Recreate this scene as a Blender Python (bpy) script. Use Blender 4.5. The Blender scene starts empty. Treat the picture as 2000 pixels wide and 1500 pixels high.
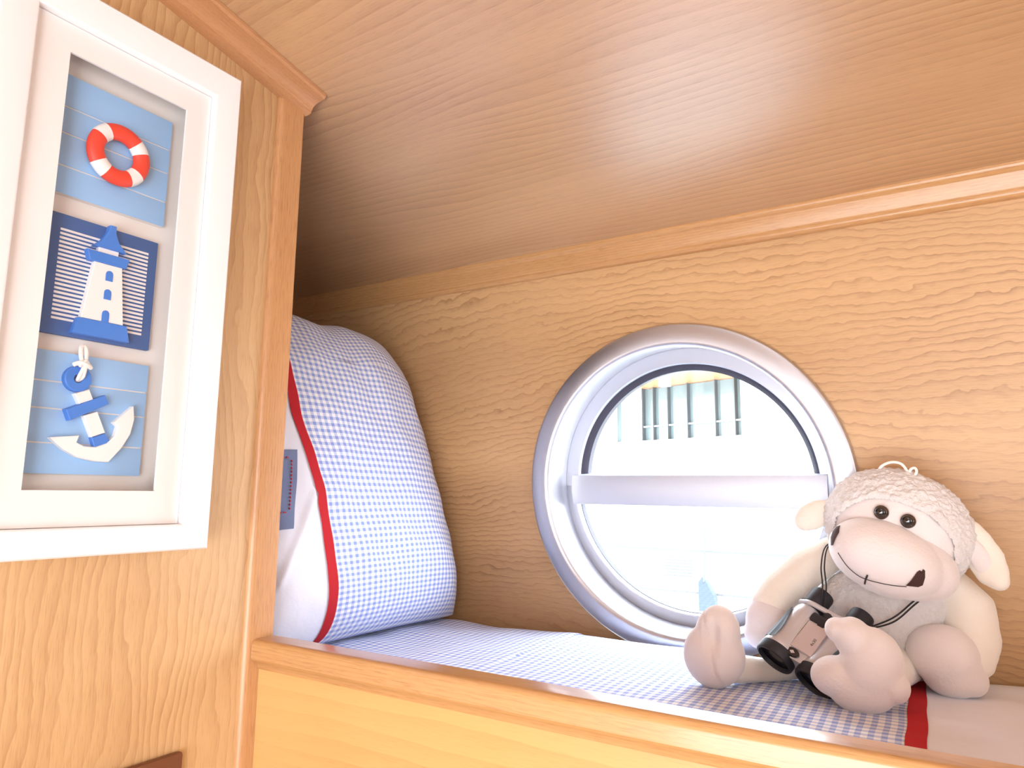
import bpy, bmesh, math, random
from mathutils import Vector, Matrix, noise
random.seed(7)
SC = bpy.context.scene
COL = SC.collection
PI = math.pi

# ------------------------------------------------------------------ camera, world, lights, exposure
cam_d = bpy.data.cameras.new('camera')
cam_d.sensor_fit = 'HORIZONTAL'; cam_d.sensor_width = 36.0
cam_d.lens = 36.0 * 1397.7 / 2000.0
cam_d.clip_start = 0.01; cam_d.clip_end = 300
cam = bpy.data.objects.new('camera', cam_d); COL.objects.link(cam)
CR = Vector((0.84627141, 0.53259594, 0.01289447))
CU = Vector((0.06807834, -0.1321152, 0.98889378))
CF = Vector((-0.52838437, 0.8359947, 0.14806357))
cam.matrix_world = Matrix(((CR.x, CU.x, -CF.x, 0), (CR.y, CU.y, -CF.y, 0), (CR.z, CU.z, -CF.z, 0), (0, 0, 0, 1)))
SC.camera = cam

world = bpy.data.worlds.new('sky'); SC.world = world; world.use_nodes = True
wbg = world.node_tree.nodes['Background']
wbg.inputs[0].default_value = (0.86, 0.93, 1.0, 1); wbg.inputs[1].default_value = 11.0

sun_d = bpy.data.lights.new('sun', 'SUN'); sun_d.energy = 9.0; sun_d.angle = 0.02; sun_d.color = (1, .96, .9)
sun = bpy.data.objects.new('sun', sun_d); COL.objects.link(sun)
sun.rotation_euler = (math.radians(38), 0, math.radians(25))     # high behind the boat, lights the far bank

def area(name, loc, target, sx, sy, energy, color):
    d = bpy.data.lights.new(name, 'AREA'); d.shape = 'RECTANGLE'; d.size = sx; d.size_y = sy
    d.energy = energy; d.color = color
    o = bpy.data.objects.new(name, d); COL.objects.link(o); o.location = loc
    o.rotation_euler = (Vector(target) - Vector(loc)).to_track_quat('-Z', 'Z').to_euler()
    return o
# daylight entering by the side hatch and the windows of the opposite cabin side
area('hatch_daylight', (0.02, -0.80, -0.18), (-0.2, 0.8, 0.15), 1.3, 1.1, 29.0, (0.88, 0.94, 1.0))
area('window_daylight', (1.38, -0.10, -0.05), (-0.6, 0.5, 0.0), 0.9, 0.9, 5.0, (0.88, 0.94, 1.0))

SC.view_settings.view_transform = 'Standard'; SC.view_settings.look = 'None'
SC.view_settings.exposure = 0.68; SC.view_settings.gamma = 1.0
SC.view_settings.use_curve_mapping = False
SC.cycles.use_denoising = True
SC.cycles.max_bounces = 8; SC.cycles.diffuse_bounces = 4; SC.cycles.use_adaptive_sampling = True; SC.cycles.adaptive_threshold = .03; SC.cycles.transparent_max_bounces = 12
SC.cycles.sample_clamp_indirect = 6.0

# ------------------------------------------------------------------ material helpers
def new_mat(name):
    m = bpy.data.materials.new(name); m.use_nodes = True
    nt = m.node_tree; b = nt.nodes['Principled BSDF']
    return m, nt, b

def N(nt, t, **kw):
    n = nt.nodes.new(t)
    for k, v in kw.items(): setattr(n, k, v)
    return n

def mth(nt, op, a, b=None, c=None):
    n = nt.nodes.new('ShaderNodeMath'); n.operation = op
    for i, v in enumerate((a, b, c)):
        if v is None: continue
        if isinstance(v, (int, float)): n.inputs[i].default_value = v
        else: nt.links.new(v, n.inputs[i])
    return n.outputs[0]

def mixc(nt, f, a, b, mode='MIX'):
    n = nt.nodes.new('ShaderNodeMix'); n.data_type = 'RGBA'; n.blend_type = mode
    for i, v in ((0, f), (6, a), (7, b)):
        if isinstance(v, (int, float)): n.inputs[i].default_value = v
        elif isinstance(v, tuple): n.inputs[i].default_value = (*v[:3], 1)
        else: nt.links.new(v, n.inputs[i])
    return n.outputs[2]

def ramp(nt, fac, stops, interp='LINEAR'):
    n = nt.nodes.new('ShaderNodeValToRGB'); n.color_ramp.interpolation = interp
    e = n.color_ramp.elements
    while len(e) < len(stops): e.new(0.5)
    for i, (p, v) in enumerate(stops):
        e[i].position = p; e[i].color = (v, v, v, 1) if isinstance(v, (int, float)) else (*v, 1)
    nt.links.new(fac, n.inputs[0])
    return n.outputs[0]

def noise_tex(nt, vec, scale=1.0, detail=2.0, rough=0.5, dist=0.0):
    n = nt.nodes.new('ShaderNodeTexNoise'); n.inputs['Scale'].default_value = scale
    n.inputs['Detail'].default_value = detail; n.inputs['Roughness'].default_value = rough
    n.inputs['Distortion'].default_value = dist
    if vec is not None: nt.links.new(vec, n.inputs['Vector'])
    return n.outputs['Fac']

def plain(name, col, rough=0.5, metal=0.0, spec=0.5, bump=None, sheen=0.0, coat=0.0):
    m, nt, b = new_mat(name)
    b.inputs['Base Color'].default_value = (*col, 1); b.inputs['Roughness'].default_value = rough
    b.inputs['Metallic'].default_value = metal; b.inputs['Specular IOR Level'].default_value = spec
    b.inputs['Coat Weight'].default_value = coat
    if sheen:
        b.inputs['Sheen Weight'].default_value = sheen; b.inputs['Sheen Roughness'].default_value = 0.5
    tc = N(nt, 'ShaderNodeTexCoord')
    f = noise_tex(nt, tc.outputs['Object'], 40, 3)
    c = mixc(nt, mth(nt, 'MULTIPLY', f, 0.12), (*col,), tuple(x * 0.75 for x in col))
    nt.links.new(c, b.inputs['Base Color'])
    if bump:
        bn = N(nt, 'ShaderNodeBump'); bn.inputs['Strength'].default_value = bump[1]; bn.inputs['Distance'].default_value = bump[2]
        nt.links.new(noise_tex(nt, tc.outputs['Object'], bump[0], 4, .6), bn.inputs['Height'])
        nt.links.new(bn.outputs[0], b.inputs['Normal'])
    return m

def wood(name, light, dark, grain='X', across='Z', freq=110, warp=7.0, wob=0.6, line=0.55, pore=0.35,
         rough=0.34, coat=0.15, seed=0.0, lw=0.22, stretch=1.3, spread=4.5, cr=.22, cior=1.5, wf=18):
    """veneer or solid oak: growth rings cut lengthways, wavy lines, fine pores"""
    m, nt, b = new_mat(name)
    tc = N(nt, 'ShaderNodeTexCoord'); sp = N(nt, 'ShaderNodeSeparateXYZ'); nt.links.new(tc.outputs['Object'], sp.inputs[0])
    g = sp.outputs[grain]; a = sp.outputs[across]
    other = [k for k in 'XYZ' if k not in (grain, across)][0]; d = sp.outputs[other]
    def vec(kg, ka, kd, off=0.0):
        c = N(nt, 'ShaderNodeCombineXYZ')
        nt.links.new(mth(nt, 'MULTIPLY_ADD', g, kg, seed + off), c.inputs[0])
        nt.links.new(mth(nt, 'MULTIPLY_ADD', a, ka, seed * .7), c.inputs[1])
        nt.links.new(mth(nt, 'MULTIPLY', d, kd), c.inputs[2]); return c.outputs[0]
    n1 = noise_tex(nt, vec(stretch, spread, spread), 1, 2.0, .45)
    n2 = noise_tex(nt, vec(wf, wf * 1.4, 5, 3.1), 1, 2.0, .5)
    n3 = noise_tex(nt, vec(stretch * 3.5, spread * 3.2, 6, 9.7), 1, 1.5, .5)
    t = mth(nt, 'MULTIPLY', a, freq)
    t = mth(nt, 'MULTIPLY_ADD', mth(nt, 'SUBTRACT', n1, .5), warp * 2, t)
    t = mth(nt, 'MULTIPLY_ADD', mth(nt, 'SUBTRACT', n3, .5), warp * .55, t)
    t = mth(nt, 'MULTIPLY_ADD', mth(nt, 'SUBTRACT', n2, .5), wob * 2, t)
    fr = mth(nt, 'FRACT', t)
    ring = ramp(nt, fr, [(0.0, 0.0), (max(.05, 1 - 2.6 * lw), 0.12), (1 - lw, .55), (0.95, 1.0), (1.0, 0.0)])
    amp = noise_tex(nt, vec(5, 9, 9, 21.0), 1, 2, .5)
    amp = ramp(nt, amp, [(.32, .2), (.68, 1.0)])
    ring = mth(nt, 'MULTIPLY', mth(nt, 'MULTIPLY', ring, amp), line)
    pn = noise_tex(nt, vec(55, 1100, 1100, 2.0), 1, 2, .6)
    pr = mth(nt, 'MULTIPLY', ramp(nt, pn, [(.50, 0.0), (.72, 1.0)]), pore)
    br = noise_tex(nt, vec(1.1, 7, 7, 40.0), 1, 3, .55)
    brr = mth(nt, 'MULTIPLY', ramp(nt, br, [(.3, 0.0), (.7, 1.0)]), .38)
    fac = mth(nt, 'ADD', mth(nt, 'ADD', ring, pr), brr)
    fac = mth(nt, 'MINIMUM', fac, 1.0)
    col = mixc(nt, fac, light, dark)
    nt.links.new(col, b.inputs['Base Color'])
    b.inputs['Roughness'].default_value = rough; b.inputs['Coat Weight'].default_value = coat
    b.inputs['Coat Roughness'].default_value = cr; b.inputs['Coat IOR'].default_value = cior
    return m

def gingham(name, period=0.0105, white=(.86, .87, .91), blue=(.25, .34, .70)):
    m, nt, b = new_mat(name)
    uv = N(nt, 'ShaderNodeUVMap'); sp = N(nt, 'ShaderNodeSeparateXYZ'); nt.links.new(uv.outputs[0], sp.inputs[0])
    def stripe(s):
        f = mth(nt, 'FRACT', mth(nt, 'MULTIPLY', s, 1 / period))
        return ramp(nt, f, [(0.0, 0), (.47, 0), (.53, 1), (.97, 1), (1.0, 0)])
    s = mth(nt, 'MULTIPLY', mth(nt, 'ADD', stripe(sp.outputs[0]), stripe(sp.outputs[1])), .5)
    c = mixc(nt, s, white, blue)
    nt.links.new(c, b.inputs['Base Color']); b.inputs['Roughness'].default_value = .9
    b.inputs['Specular IOR Level'].default_value = .2; b.inputs['Sheen Weight'].default_value = .15
    tc = N(nt, 'ShaderNodeTexCoord')
    bn = N(nt, 'ShaderNodeBump'); bn.inputs['Strength'].default_value = .25; bn.inputs['Distance'].default_value = .0015
    nt.links.new(noise_tex(nt, tc.outputs['Object'], 70, 3, .6), bn.inputs['Height']); nt.links.new(bn.outputs[0], b.inputs['Normal'])
    return m

def glass(name, tint=(1, 1, 1), gloss=.05):
    m = bpy.data.materials.new(name); m.use_nodes = True; nt = m.node_tree; nt.nodes.clear()
    o = N(nt, 'ShaderNodeOutputMaterial'); mx = N(nt, 'ShaderNodeMixShader'); t = N(nt, 'ShaderNodeBsdfTransparent'); g = N(nt, 'ShaderNodeBsdfGlossy')
    t.inputs[0].default_value = (*tint, 1); g.inputs['Roughness'].default_value = .02
    mx.inputs[0].default_value = gloss
    nt.links.new(t.outputs[0], mx.inputs[1]); nt.links.new(g.outputs[0], mx.inputs[2]); nt.links.new(mx.outputs[0], o.inputs[0])
    return m

def metal(name, col=(.80, .80, .82), rough=.36, metallic=.9, aniso=.0):
    m, nt, b = new_mat(name)
    b.inputs['Metallic'].default_value = metallic; b.inputs['Base Color'].default_value = (*col, 1)
    tc = N(nt, 'ShaderNodeTexCoord')
    f = noise_tex(nt, tc.outputs['Object'], 240, 3, .6)
    nt.links.new(ramp(nt, f, [(.3, rough - .04), (.7, rough + .05)]), b.inputs['Roughness'])
    return m

OAK_L = (.58, .325, .135); OAK_D = (.33, .155, .055)
M = {}
M['wall'] = wood('oak_veneer_hull', (.63, .375, .175), (.27, .125, .045), 'X', 'Z', freq=95, warp=8.0, wob=.60, line=.62, pore=.26, seed=3.3, spread=3.4, lw=.16, wf=42, rough=.46, coat=.05)
M['panel'] = wood('oak_veneer_partition', (.70, .46, .235), (.40, .205, .085), 'Z', 'Y', freq=105, warp=7.0, wob=.5, line=.55, pore=.28, seed=8.1, lw=.30, stretch=1.9, spread=7, wf=26, rough=.42, coat=.08)
M['ceil'] = wood('oak_veneer_ceiling', (.62, .38, .195), (.36, .185, .085), 'X', 'Y', freq=80, warp=7.0, wob=.12, line=.50, pore=.34, rough=.40, coat=1.0, cr=.32, cior=1.75, seed=15.0, lw=.3, stretch=.7, spread=4)
M['trimx'] = wood('solid_oak_lengthways', (.63, .345, .14), (.36, .165, .058), 'X', 'Z', freq=260, warp=3.0, wob=.2, line=.35, pore=.45, seed=5.0, stretch=.8, rough=.3, coat=.15, cr=.3)
M['rail'] = wood('lacquered_oak_rail', (.63, .345, .14), (.36, .165, .058), 'X', 'Z', freq=260, warp=3.0, wob=.2, line=.35, pore=.45, seed=5.0, stretch=.8, rough=.3, coat=.6, cr=.14)
M['trimy'] = wood('solid_oak_cornice', (.61, .315, .145), (.37, .165, .07), 'Y', 'X', freq=240, warp=1.5, wob=.2, line=.30, pore=.35, seed=6.0, stretch=.8)
M['trimz'] = wood('solid_oak_upright', (.63, .335, .145), (.37, .165, .065), 'Z', 'Y', freq=300, warp=3.0, wob=.2, line=.3, pore=.5, seed=7.0, stretch=.8)
M['bunkpanel'] = wood('oak_veneer_bunk_front', (.70, .435, .165), (.50, .275, .09), 'X', 'Z', freq=60, warp=2.5, wob=.1, line=.4, pore=.18, seed=11.0, lw=.4, stretch=.7)
M['floor'] = wood('oak_floor', OAK_L, OAK_D, 'X', 'Y', seed=1.0)
M['white_paint'] = plain('white_painted_wood', (.88, .86, .86), .45)
M['mat_board'] = plain('white_mat_board', (.87, .84, .82), .9)
M['backing'] = plain('off_white_backing_board', (.80, .75, .71), .95)
M['sky_blue'] = plain('pale_blue_paint', (.30, .53, .84), .6)
M['navy'] = plain('deep_blue_paint', (.045, .13, .36), .6)
M['royal'] = plain('royal_blue_paint', (.05, .21, .66), .5)
M['red'] = plain('red_orange_paint', (.82, .055, .03), .5)
M['white'] = plain('white_paint', (.86, .84, .82), .55)
M['rope'] = plain('white_cotton_cord', (.86, .83, .78), .95, bump=(900, .6, .0006))
M['alu'] = metal('satin_aluminium', (.58, .58, .62), .36, .9)
M['alu_frame'] = metal('anodised_aluminium_frame', (.64, .67, .75), .40, .55)
M['rubber'] = plain('black_rubber', (.018, .016, .022), .55)
M['gasket'] = plain('dark_window_gasket', (.03, .025, .045), .6)
M['glass'] = glass('window_glass', (.97, .99, 1.0), .05)
M['picglass'] = glass('picture_glass', (1, 1, 1), .03)
M['gingham'] = gingham('blue_gingham_cotton')
M['white_cloth'] = plain('white_cotton', (.84, .86, .97), .95, spec=.2, bump=(60, .25, .002), sheen=.1)
M['red_tape'] = plain('red_cotton_tape', (.50, .022, .03), .9, spec=.2)
M['denim'] = plain('blue_grey_patch_cloth', (.20, .25, .42), .95, spec=.2, bump=(700, .5, .0006))
M['red_thread'] = plain('red_thread', (.62, .03, .05), .8)
M['mattress'] = plain('white_mattress_cloth', (.75, .74, .72), .95)
M['plush'] = plain('beige_plush', (.80, .71, .685), 1.0, spec=.15, bump=(260, .5, .0016), sheen=.55)
M['cream'] = plain('cream_plush', (.86, .78, .68), 1.0, spec=.15, bump=(260, .5, .0016), sheen=.5)
M['wool'] = plain('curly_wool_plush', (.82, .755, .725), 1.0, spec=.1, bump=(420, .9, .003), sheen=.6)
M['eye_amber'] = plain('dark_brown_eye_rim', (.035, .014, .008), .12, coat=1.0)
M['eye_black'] = plain('glossy_black_pupil', (.006, .005, .006), .06, coat=1.0)
M['nose'] = plain('dark_brown_felt', (.055, .022, .018), .9)
M['thread'] = plain('dark_thread', (.05, .035, .035), .9)
M['silver'] = plain('silver_grey_plastic', (.60, .57, .59), .32, metal=.35, coat=.3)
M['plate'] = plain('pinkish_silver_plate', (.62, .53, .53), .35, metal=.3)
M['grip'] = plain('blue_grey_rubber_grip', (.13, .17, .21), .6)
M['print'] = plain('dark_print', (.09, .08, .09), .7)
M['lens'] = plain('dark_lens', (.008, .006, .012), .15, coat=.5)
M['cord'] = plain('black_cord', (.015, .012, .014), .6)
M['switch'] = plain('bronze_brown_plate', (.20, .082, .045), .35, metal=.4)
M['hullwhite'] = plain('white_gelcoat', (.9, .9, .9), .4)
M['outwall'] = plain('white_render', (.9, .9, .89), .9)
M['soffit'] = wood('cedar_soffit_boards', (.34, .17, .08), (.22, .10, .045), 'X', 'Y', freq=4, warp=1, line=.3, seed=2)
M['mullion'] = plain('grey_steel', (.05, .058, .062), .5)
M['bglass'] = plain('blue_green_facade_glass', (.085, .115, .12), .1)
M['ground'] = plain('pale_paving', (.75, .75, .73), .9)
M['water'] = plain('canal_water', (.10, .13, .12), .08)
M['blindblue'] = plain('blue_grey_canvas', (.03, .043, .055), .9)
M['greyline'] = plain('grey_strip', (.045, .048, .052), .6)
M['lampw'] = plain('white_lamp_glass', (.95, .95, .93), .3)
M['brown_end'] = wood('oak_veneer_end', (.50, .27, .11), (.31, .145, .05), 'Z', 'Y', seed=21.0)

# ------------------------------------------------------------------ geometry helpers
def mk(name, verts, faces, mat, parent=None, smooth=True, uv=None, sharp=None):
    me = bpy.data.meshes.new(name); me.from_pydata([tuple(v) for v in verts], [], faces)
    if uv is not None:
        l = me.uv_layers.new(name='UVMap')
        for lp in me.loops: l.data[lp.index].uv = uv[lp.vertex_index]
    me.materials.append(M[mat] if isinstance(mat, str) else mat)
    bm = bmesh.new(); bm.from_mesh(me); bmesh.ops.recalc_face_normals(bm, faces=bm.faces)
    if smooth:
        ang = math.radians(sharp if sharp else 38)
        for f in bm.faces: f.smooth = True
        for e in bm.edges:
            if len(e.link_faces) == 2 and e.calc_face_angle(0) > ang: e.smooth = False
    bm.to_mesh(me); bm.free()
    return link(name, me, parent)

def link(name, me, parent=None):
    o = bpy.data.objects.new(name, me); COL.objects.link(o)
    if parent is not None:
        o.parent = parent
        root = parent
        w = Matrix.Identity(4)
        chain = []
        p = parent
        while p is not None: chain.append(p); p = p.parent
        for p in reversed(chain): w = w @ p.matrix_parent_inverse @ Matrix.Translation(p.location)
        o.matrix_parent_inverse = w.inverted()
    return o

def thing(name, loc, label, cat=None, group=None, kind=None):
    o = bpy.data.objects.new(name, None); COL.objects.link(o); o.location = loc; o.empty_display_size = .02
    tag(o, label, cat, group, kind); return o

def tag(o, label=None, cat=None, group=None, kind=None):
    if label: o['label'] = label
    if cat: o['category'] = cat
    if group: o['group'] = group
    if kind: o['kind'] = kind
    return o

def box_vf(x0, x1, y0, y1, z0, z1, b=0.0):
    if b <= 0:
        v = [(x, y, z) for x in (x0, x1) for y in (y0, y1) for z in (z0, z1)]
        return v, [(0, 1, 3, 2), (4, 6, 7, 5), (0, 4, 5, 1), (2, 3, 7, 6), (0, 2, 6, 4), (1, 5, 7, 3)]
    bm = bmesh.new(); bmesh.ops.create_cube(bm, size=1)
    for v in bm.verts: v.co = Vector(((x0 + x1) / 2 + v.co.x * (x1 - x0), (y0 + y1) / 2 + v.co.y * (y1 - y0), (z0 + z1) / 2 + v.co.z * (z1 - z0)))
    bmesh.ops.bevel(bm, geom=list(bm.edges), offset=b, segments=2, affect='EDGES', profile=.6)
    bm.verts.ensure_lookup_table()
    V = [v.co.copy() for v in bm.verts]; F = [tuple(v.index for v in f.verts) for f in bm.faces]; bm.free()
    return V, F

def box(name, x0, x1, y0, y1, z0, z1, mat, parent=None, b=0.0):
    v, f = box_vf(x0, x1, y0, y1, z0, z1, b); return mk(name, v, f, mat, parent)

def extrude_path(name, prof, frames, mat, parent=None, caps=True, smooth=True):
    """prof: 2-D points; frames: list of functions (p)->Vector, one for each station"""
    n = len(prof); V = []; F = []
    for fr in frames: V += [fr(p) for p in prof]
    for k in range(len(frames) - 1):
        for i in range(n):
            j = (i + 1) % n; F.append((k * n + i, k * n + j, (k + 1) * n + j, (k + 1) * n + i))
    if caps: F.append(tuple(range(n))); F.append(tuple(range((len(frames) - 1) * n, len(frames) * n)))
    return mk(name, V, F, mat, parent, smooth)

def prism(name, poly, axis, a0, a1, mat, parent=None, bevel=0.0):
    """polygon in the two other axes, extruded along axis from a0 to a1 (a1 is the front)"""
    def P(p, a):
        return {'X': (a, p[0], p[1]), 'Y': (p[0], a, p[1]), 'Z': (p[0], p[1], a)}[axis]
    n = len(poly)
    if bevel <= 0:
        V = [P(p, a0) for p in poly] + [P(p, a1) for p in poly]
        F = [(i, (i + 1) % n, n + (i + 1) % n, n + i) for i in range(n)] + [tuple(range(n)), tuple(range(n, 2 * n))]
    else:
        cx = sum(p[0] for p in poly) / n; cy = sum(p[1] for p in poly) / n
        ins = []
        area2 = sum(poly[i][0] * poly[(i + 1) % n][1] - poly[(i + 1) % n][0] * poly[i][1] for i in range(n))
        sg = 1 if area2 > 0 else -1
        for i in range(n):
            p0, p1, p2 = Vector(poly[i - 1]), Vector(poly[i]), Vector(poly[(i + 1) % n])
            d1 = (p1 - p0).normalized(); d2 = (p2 - p1).normalized()
            n1 = Vector((-d1.y, d1.x)) * sg; n2 = Vector((-d2.y, d2.x)) * sg
            h = (n1 + n2); L = max(.5, h.length); h = h / L if L else h
            ins.append(tuple(p1 + h.normalized() * bevel if h.length > 1e-6 else p1))
        am = a1 - math.copysign(bevel, a1 - a0)
        V = [P(p, a0) for p in poly] + [P(p, am) for p in poly] + [P(p, a1) for p in ins]
        F = []
        for r in range(2):
            F += [(r * n + i, r * n + (i + 1) % n, (r + 1) * n + (i + 1) % n, (r + 1) * n + i) for i in range(n)]
        F += [tuple(range(n)), tuple(range(2 * n, 3 * n))]
    me_o = mk(name, V, F, mat, parent, True, sharp=25)
    return me_o

def catmull(pts, k=8):
    P = [Vector(p) for p in pts]; out = []
    for i in range(len(P) - 1):
        p0 = P[max(0, i - 1)]; p1 = P[i]; p2 = P[i + 1]; p3 = P[min(len(P) - 1, i + 2)]
        for j in range(k):
            t = j / k
            out.append(.5 * ((2 * p1) + (p2 - p0) * t + (2 * p0 - 5 * p1 + 4 * p2 - p3) * t * t + (3 * p1 - p0 - 3 * p2 + p3) * t ** 3))
    out.append(P[-1]); return out

def tube_vf(pts, r, seg=8):
    V = []; F = []; n = len(pts)
    up = Vector((.31, .52, .79)); prev = None
    for i, p in enumerate(pts):
        t = (pts[min(i + 1, n - 1)] - pts[max(i - 1, 0)]).normalized()
        if prev is None:
            a = t.cross(up).normalized()
        else:
            a = (prev - t * prev.dot(t)).normalized()
        prev = a; b = t.cross(a); rr = r[i] if isinstance(r, (list, tuple)) else r
        V += [p + (a * math.cos(2 * PI * k / seg) + b * math.sin(2 * PI * k / seg)) * rr for k in range(seg)]
    for i in range(n - 1):
        for k in range(seg):
            F.append((i * seg + k, i * seg + (k + 1) % seg, (i + 1) * seg + (k + 1) % seg, (i + 1) * seg + k))
    F += [tuple(range(seg)), tuple(range((n - 1) * seg, n * seg))]
    return V, F

def tube(name, pts, r, mat, parent=None, k=8, seg=8):
    P = catmull(pts, k) if k else [Vector(p) for p in pts]
    if isinstance(r, (list, tuple)) and len(r) != len(P):
        m = len(r) - 1; rr = []
        for i in range(len(P)):
            t = i / (len(P) - 1) * m; j = min(int(t), m - 1); rr.append(r[j] + (r[j + 1] - r[j]) * (t - j))
        r = rr
    V, F = tube_vf(P, r, seg); return mk(name, V, F, mat, parent)

def join_vf(parts):
    V = []; F = []
    for v, f in parts:
        o = len(V); V += list(v); F += [tuple(i + o for i in q) for q in f]
    return V, F

def ellipsoid_bm(bm, c, s, rot=None, sub=3):
    mat = Matrix.Translation(Vector(c)) @ (rot.to_4x4() if rot else Matrix.Identity(4)) @ Matrix.Diagonal((*s, 1))
    bmesh.ops.create_icosphere(bm, subdivisions=sub, radius=1, matrix=mat)

def RY(deg): return Matrix.Rotation(math.radians(deg), 3, 'Y')
def RX(deg): return Matrix.Rotation(math.radians(deg), 3, 'X')
def RZ(deg): return Matrix.Rotation(math.radians(deg), 3, 'Z')

def blob(name, items, mat, parent, voxel=.0028, smooth=6, post=None):
    """union of ellipsoids ('e', centre, semi, rot) and chains ('c', [(x,y,z,r)...]) grown into one skin"""
    bm = bmesh.new()
    for it in items:
        if it[0] == 'e': ellipsoid_bm(bm, it[1], it[2], it[3] if len(it) > 3 else None)
        else:
            pts = it[1]
            for i in range(len(pts) - 1):
                a, b = pts[i], pts[i + 1]
                d = math.dist(a[:3], b[:3]); k = max(2, int(d / (min(a[3], b[3]) * .35)))
                for j in range(k + 1):
                    t = j / k; q = [a[m] + (b[m] - a[m]) * t for m in range(4)]
                    ellipsoid_bm(bm, q[:3], (q[3],) * 3, None, 2)
    me = bpy.data.meshes.new('tmp'); bm.to_mesh(me); bm.free()
    o = bpy.data.objects.new('tmp', me); COL.objects.link(o)
    md = o.modifiers.new('r', 'REMESH'); md.mode = 'VOXEL'; md.voxel_size = voxel
    if smooth:
        sm = o.modifiers.new('s', 'SMOOTH'); sm.factor = .5; sm.iterations = smooth
    dg = bpy.context.evaluated_depsgraph_get()
    out = bpy.data.meshes.new_from_object(o.evaluated_get(dg)); out.name = name
    bpy.data.objects.remove(o); bpy.data.meshes.remove(me)
    if post:
        n = len(out.vertices); co = [0.0] * (3 * n); no = [0.0] * (3 * n)
        out.vertices.foreach_get('co', co); out.vertices.foreach_get('normal', no)
        for i in range(n):
            co[3 * i:3 * i + 3] = post(Vector(co[3 * i:3 * i + 3]), Vector(no[3 * i:3 * i + 3]))
        out.vertices.foreach_set('co', co); out.update()
    out.materials.clear(); out.materials.append(M[mat])
    for p in out.polygons: p.use_smooth = True
    return link(name, out, parent)

def nz(x, y, z, s=1.0): return noise.noise(Vector((x * s, y * s, z * s)))

# ------------------------------------------------------------------ the hull side (leans in by six degrees)
T6 = math.radians(6); EX = Vector((1, 0, 0)); EN = Vector((0, math.cos(T6), math.sin(T6))); EZ = Vector((0, -math.sin(T6), math.cos(T6)))
def W(x, s, d): return EX * x + EZ * s + EN * d
PCX, PCS = -.351, -.1

XP = -.6348                                   # face of the partition's end post
X_END, X_R = -1.145, 1.5
def build_wall():
    n = 96; R = .221; V = []; F = []
    x0, x1, s0, s1 = X_END - .03, X_R, -1.65, .36
    for i in range(n):
        a = 2 * PI * i / n; c, s = math.cos(a), math.sin(a)
        V.append(W(PCX + R * c, PCS + R * s, 1.0))
    for i in range(n):
        a = 2 * PI * i / n; c, s = math.cos(a), math.sin(a)
        k = min(((x1 - PCX) / c if c > 1e-9 else 1e9), ((x0 - PCX) / c if c < -1e-9 else 1e9), ((s1 - PCS) / s if s > 1e-9 else 1e9), ((s0 - PCS) / s if s < -1e-9 else 1e9))
        V.append(W(PCX + k * c, PCS + k * s, 1.0))
    for i in range(n): F.append((i, (i + 1) % n, n + (i + 1) % n, n + i))
    o = len(V)
    for cx, cs in ((x0, s0), (x1, s0), (x1, s1), (x0, s1)):
        V.append(W(cx, cs, 1.0))
        ang = math.atan2(cs - PCS, cx - PCX) % (2 * PI); i = int(ang / (2 * PI) * n) % n
        F.append((n + i, n + (i + 1) % n, len(V) - 1))
    return tag(mk('wall_back', V, F, 'wall', smooth=False), 'oak veneered hull side around the round porthole', kind='structure')
build_wall()

def zc(y):                                    # underside of the cabin roof
    if y > .35: return .377 + .192 * (.951 - y)
    t = .35 - y
    return .4924 + .192 * t - .16 * t * t
def strip_surface(name, prof, x0, x1, mat, label):
    n = len(prof); V = [(x0, y, z) for y, z in prof] + [(x1, y, z) for y, z in prof]
    F = [(i, i + 1, n + i + 1, n + i) for i in range(n - 1)]
    return tag(mk(name, V, F, mat, smooth=True), label, kind='structure')
strip_surface('ceiling', [(y / 40, zc(y / 40)) for y in range(-35, 42)], X_END - .03, X_R, 'ceil', 'oak veneered cabin ceiling sloping down to the hull')

# partition panel, its post and the rest of the cabin
def slab_to_ceiling(name, x0, x1, y0, y1, mat, label, drop=0.0):
    ys = [y0 + (y1 - y0) * i / 12 for i in range(13)]
    poly = [(y, zc(y) - drop) for y in ys] + [(y1, -1.45), (y0, -1.45)]
    return tag(prism(name, poly, 'X', x0, x1, mat), label, kind='structure')
slab_to_ceiling('wall_left', XP - .030, XP - .006, -.83, .505, 'panel', 'pale oak veneered partition carrying the picture')
slab_to_ceiling('wall_end', X_END - .03, X_END, -.86, 1.03, 'brown_end', 'oak veneered end of the bunk alcove behind the pillow')
slab_to_ceiling('wall_right', X_R, X_R + .03, -.85, 1.03, 'panel', 'oak veneered cabin bulkhead behind the viewer')
tag(box('wall_front', X_END, X_R, -.87, -.85, -1.45, .50, 'wall'), 'oak veneered opposite cabin side', kind='structure')
tag(box('floor', X_END, X_R, -.85, 1.1, -1.47, -1.45, 'floor'), 'oak cabin floor', kind='structure')

def post():
    r = .0075; x0, x1, y0, y1 = XP - .032, XP, .5015, .5372
    prof = [(x0, y0), (x0, y1), (x1 - .002, y1), (x1, y1 - .002)]
    for k in range(7):
        a = PI / 2 * k / 6
        prof.append((x1 - r + r * math.cos(a), y0 + r - r * math.sin(a)))
    def fr(z_fn): return lambda p: Vector((p[0], p[1], z_fn(p[1])))
    o = extrude_path('trim_1', prof, [fr(lambda y: -1.45), fr(lambda y: zc(y) - .008)], 'trimz')
    return tag(o, 'solid oak post ending the partition at the bunk', kind='structure')
post()

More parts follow.
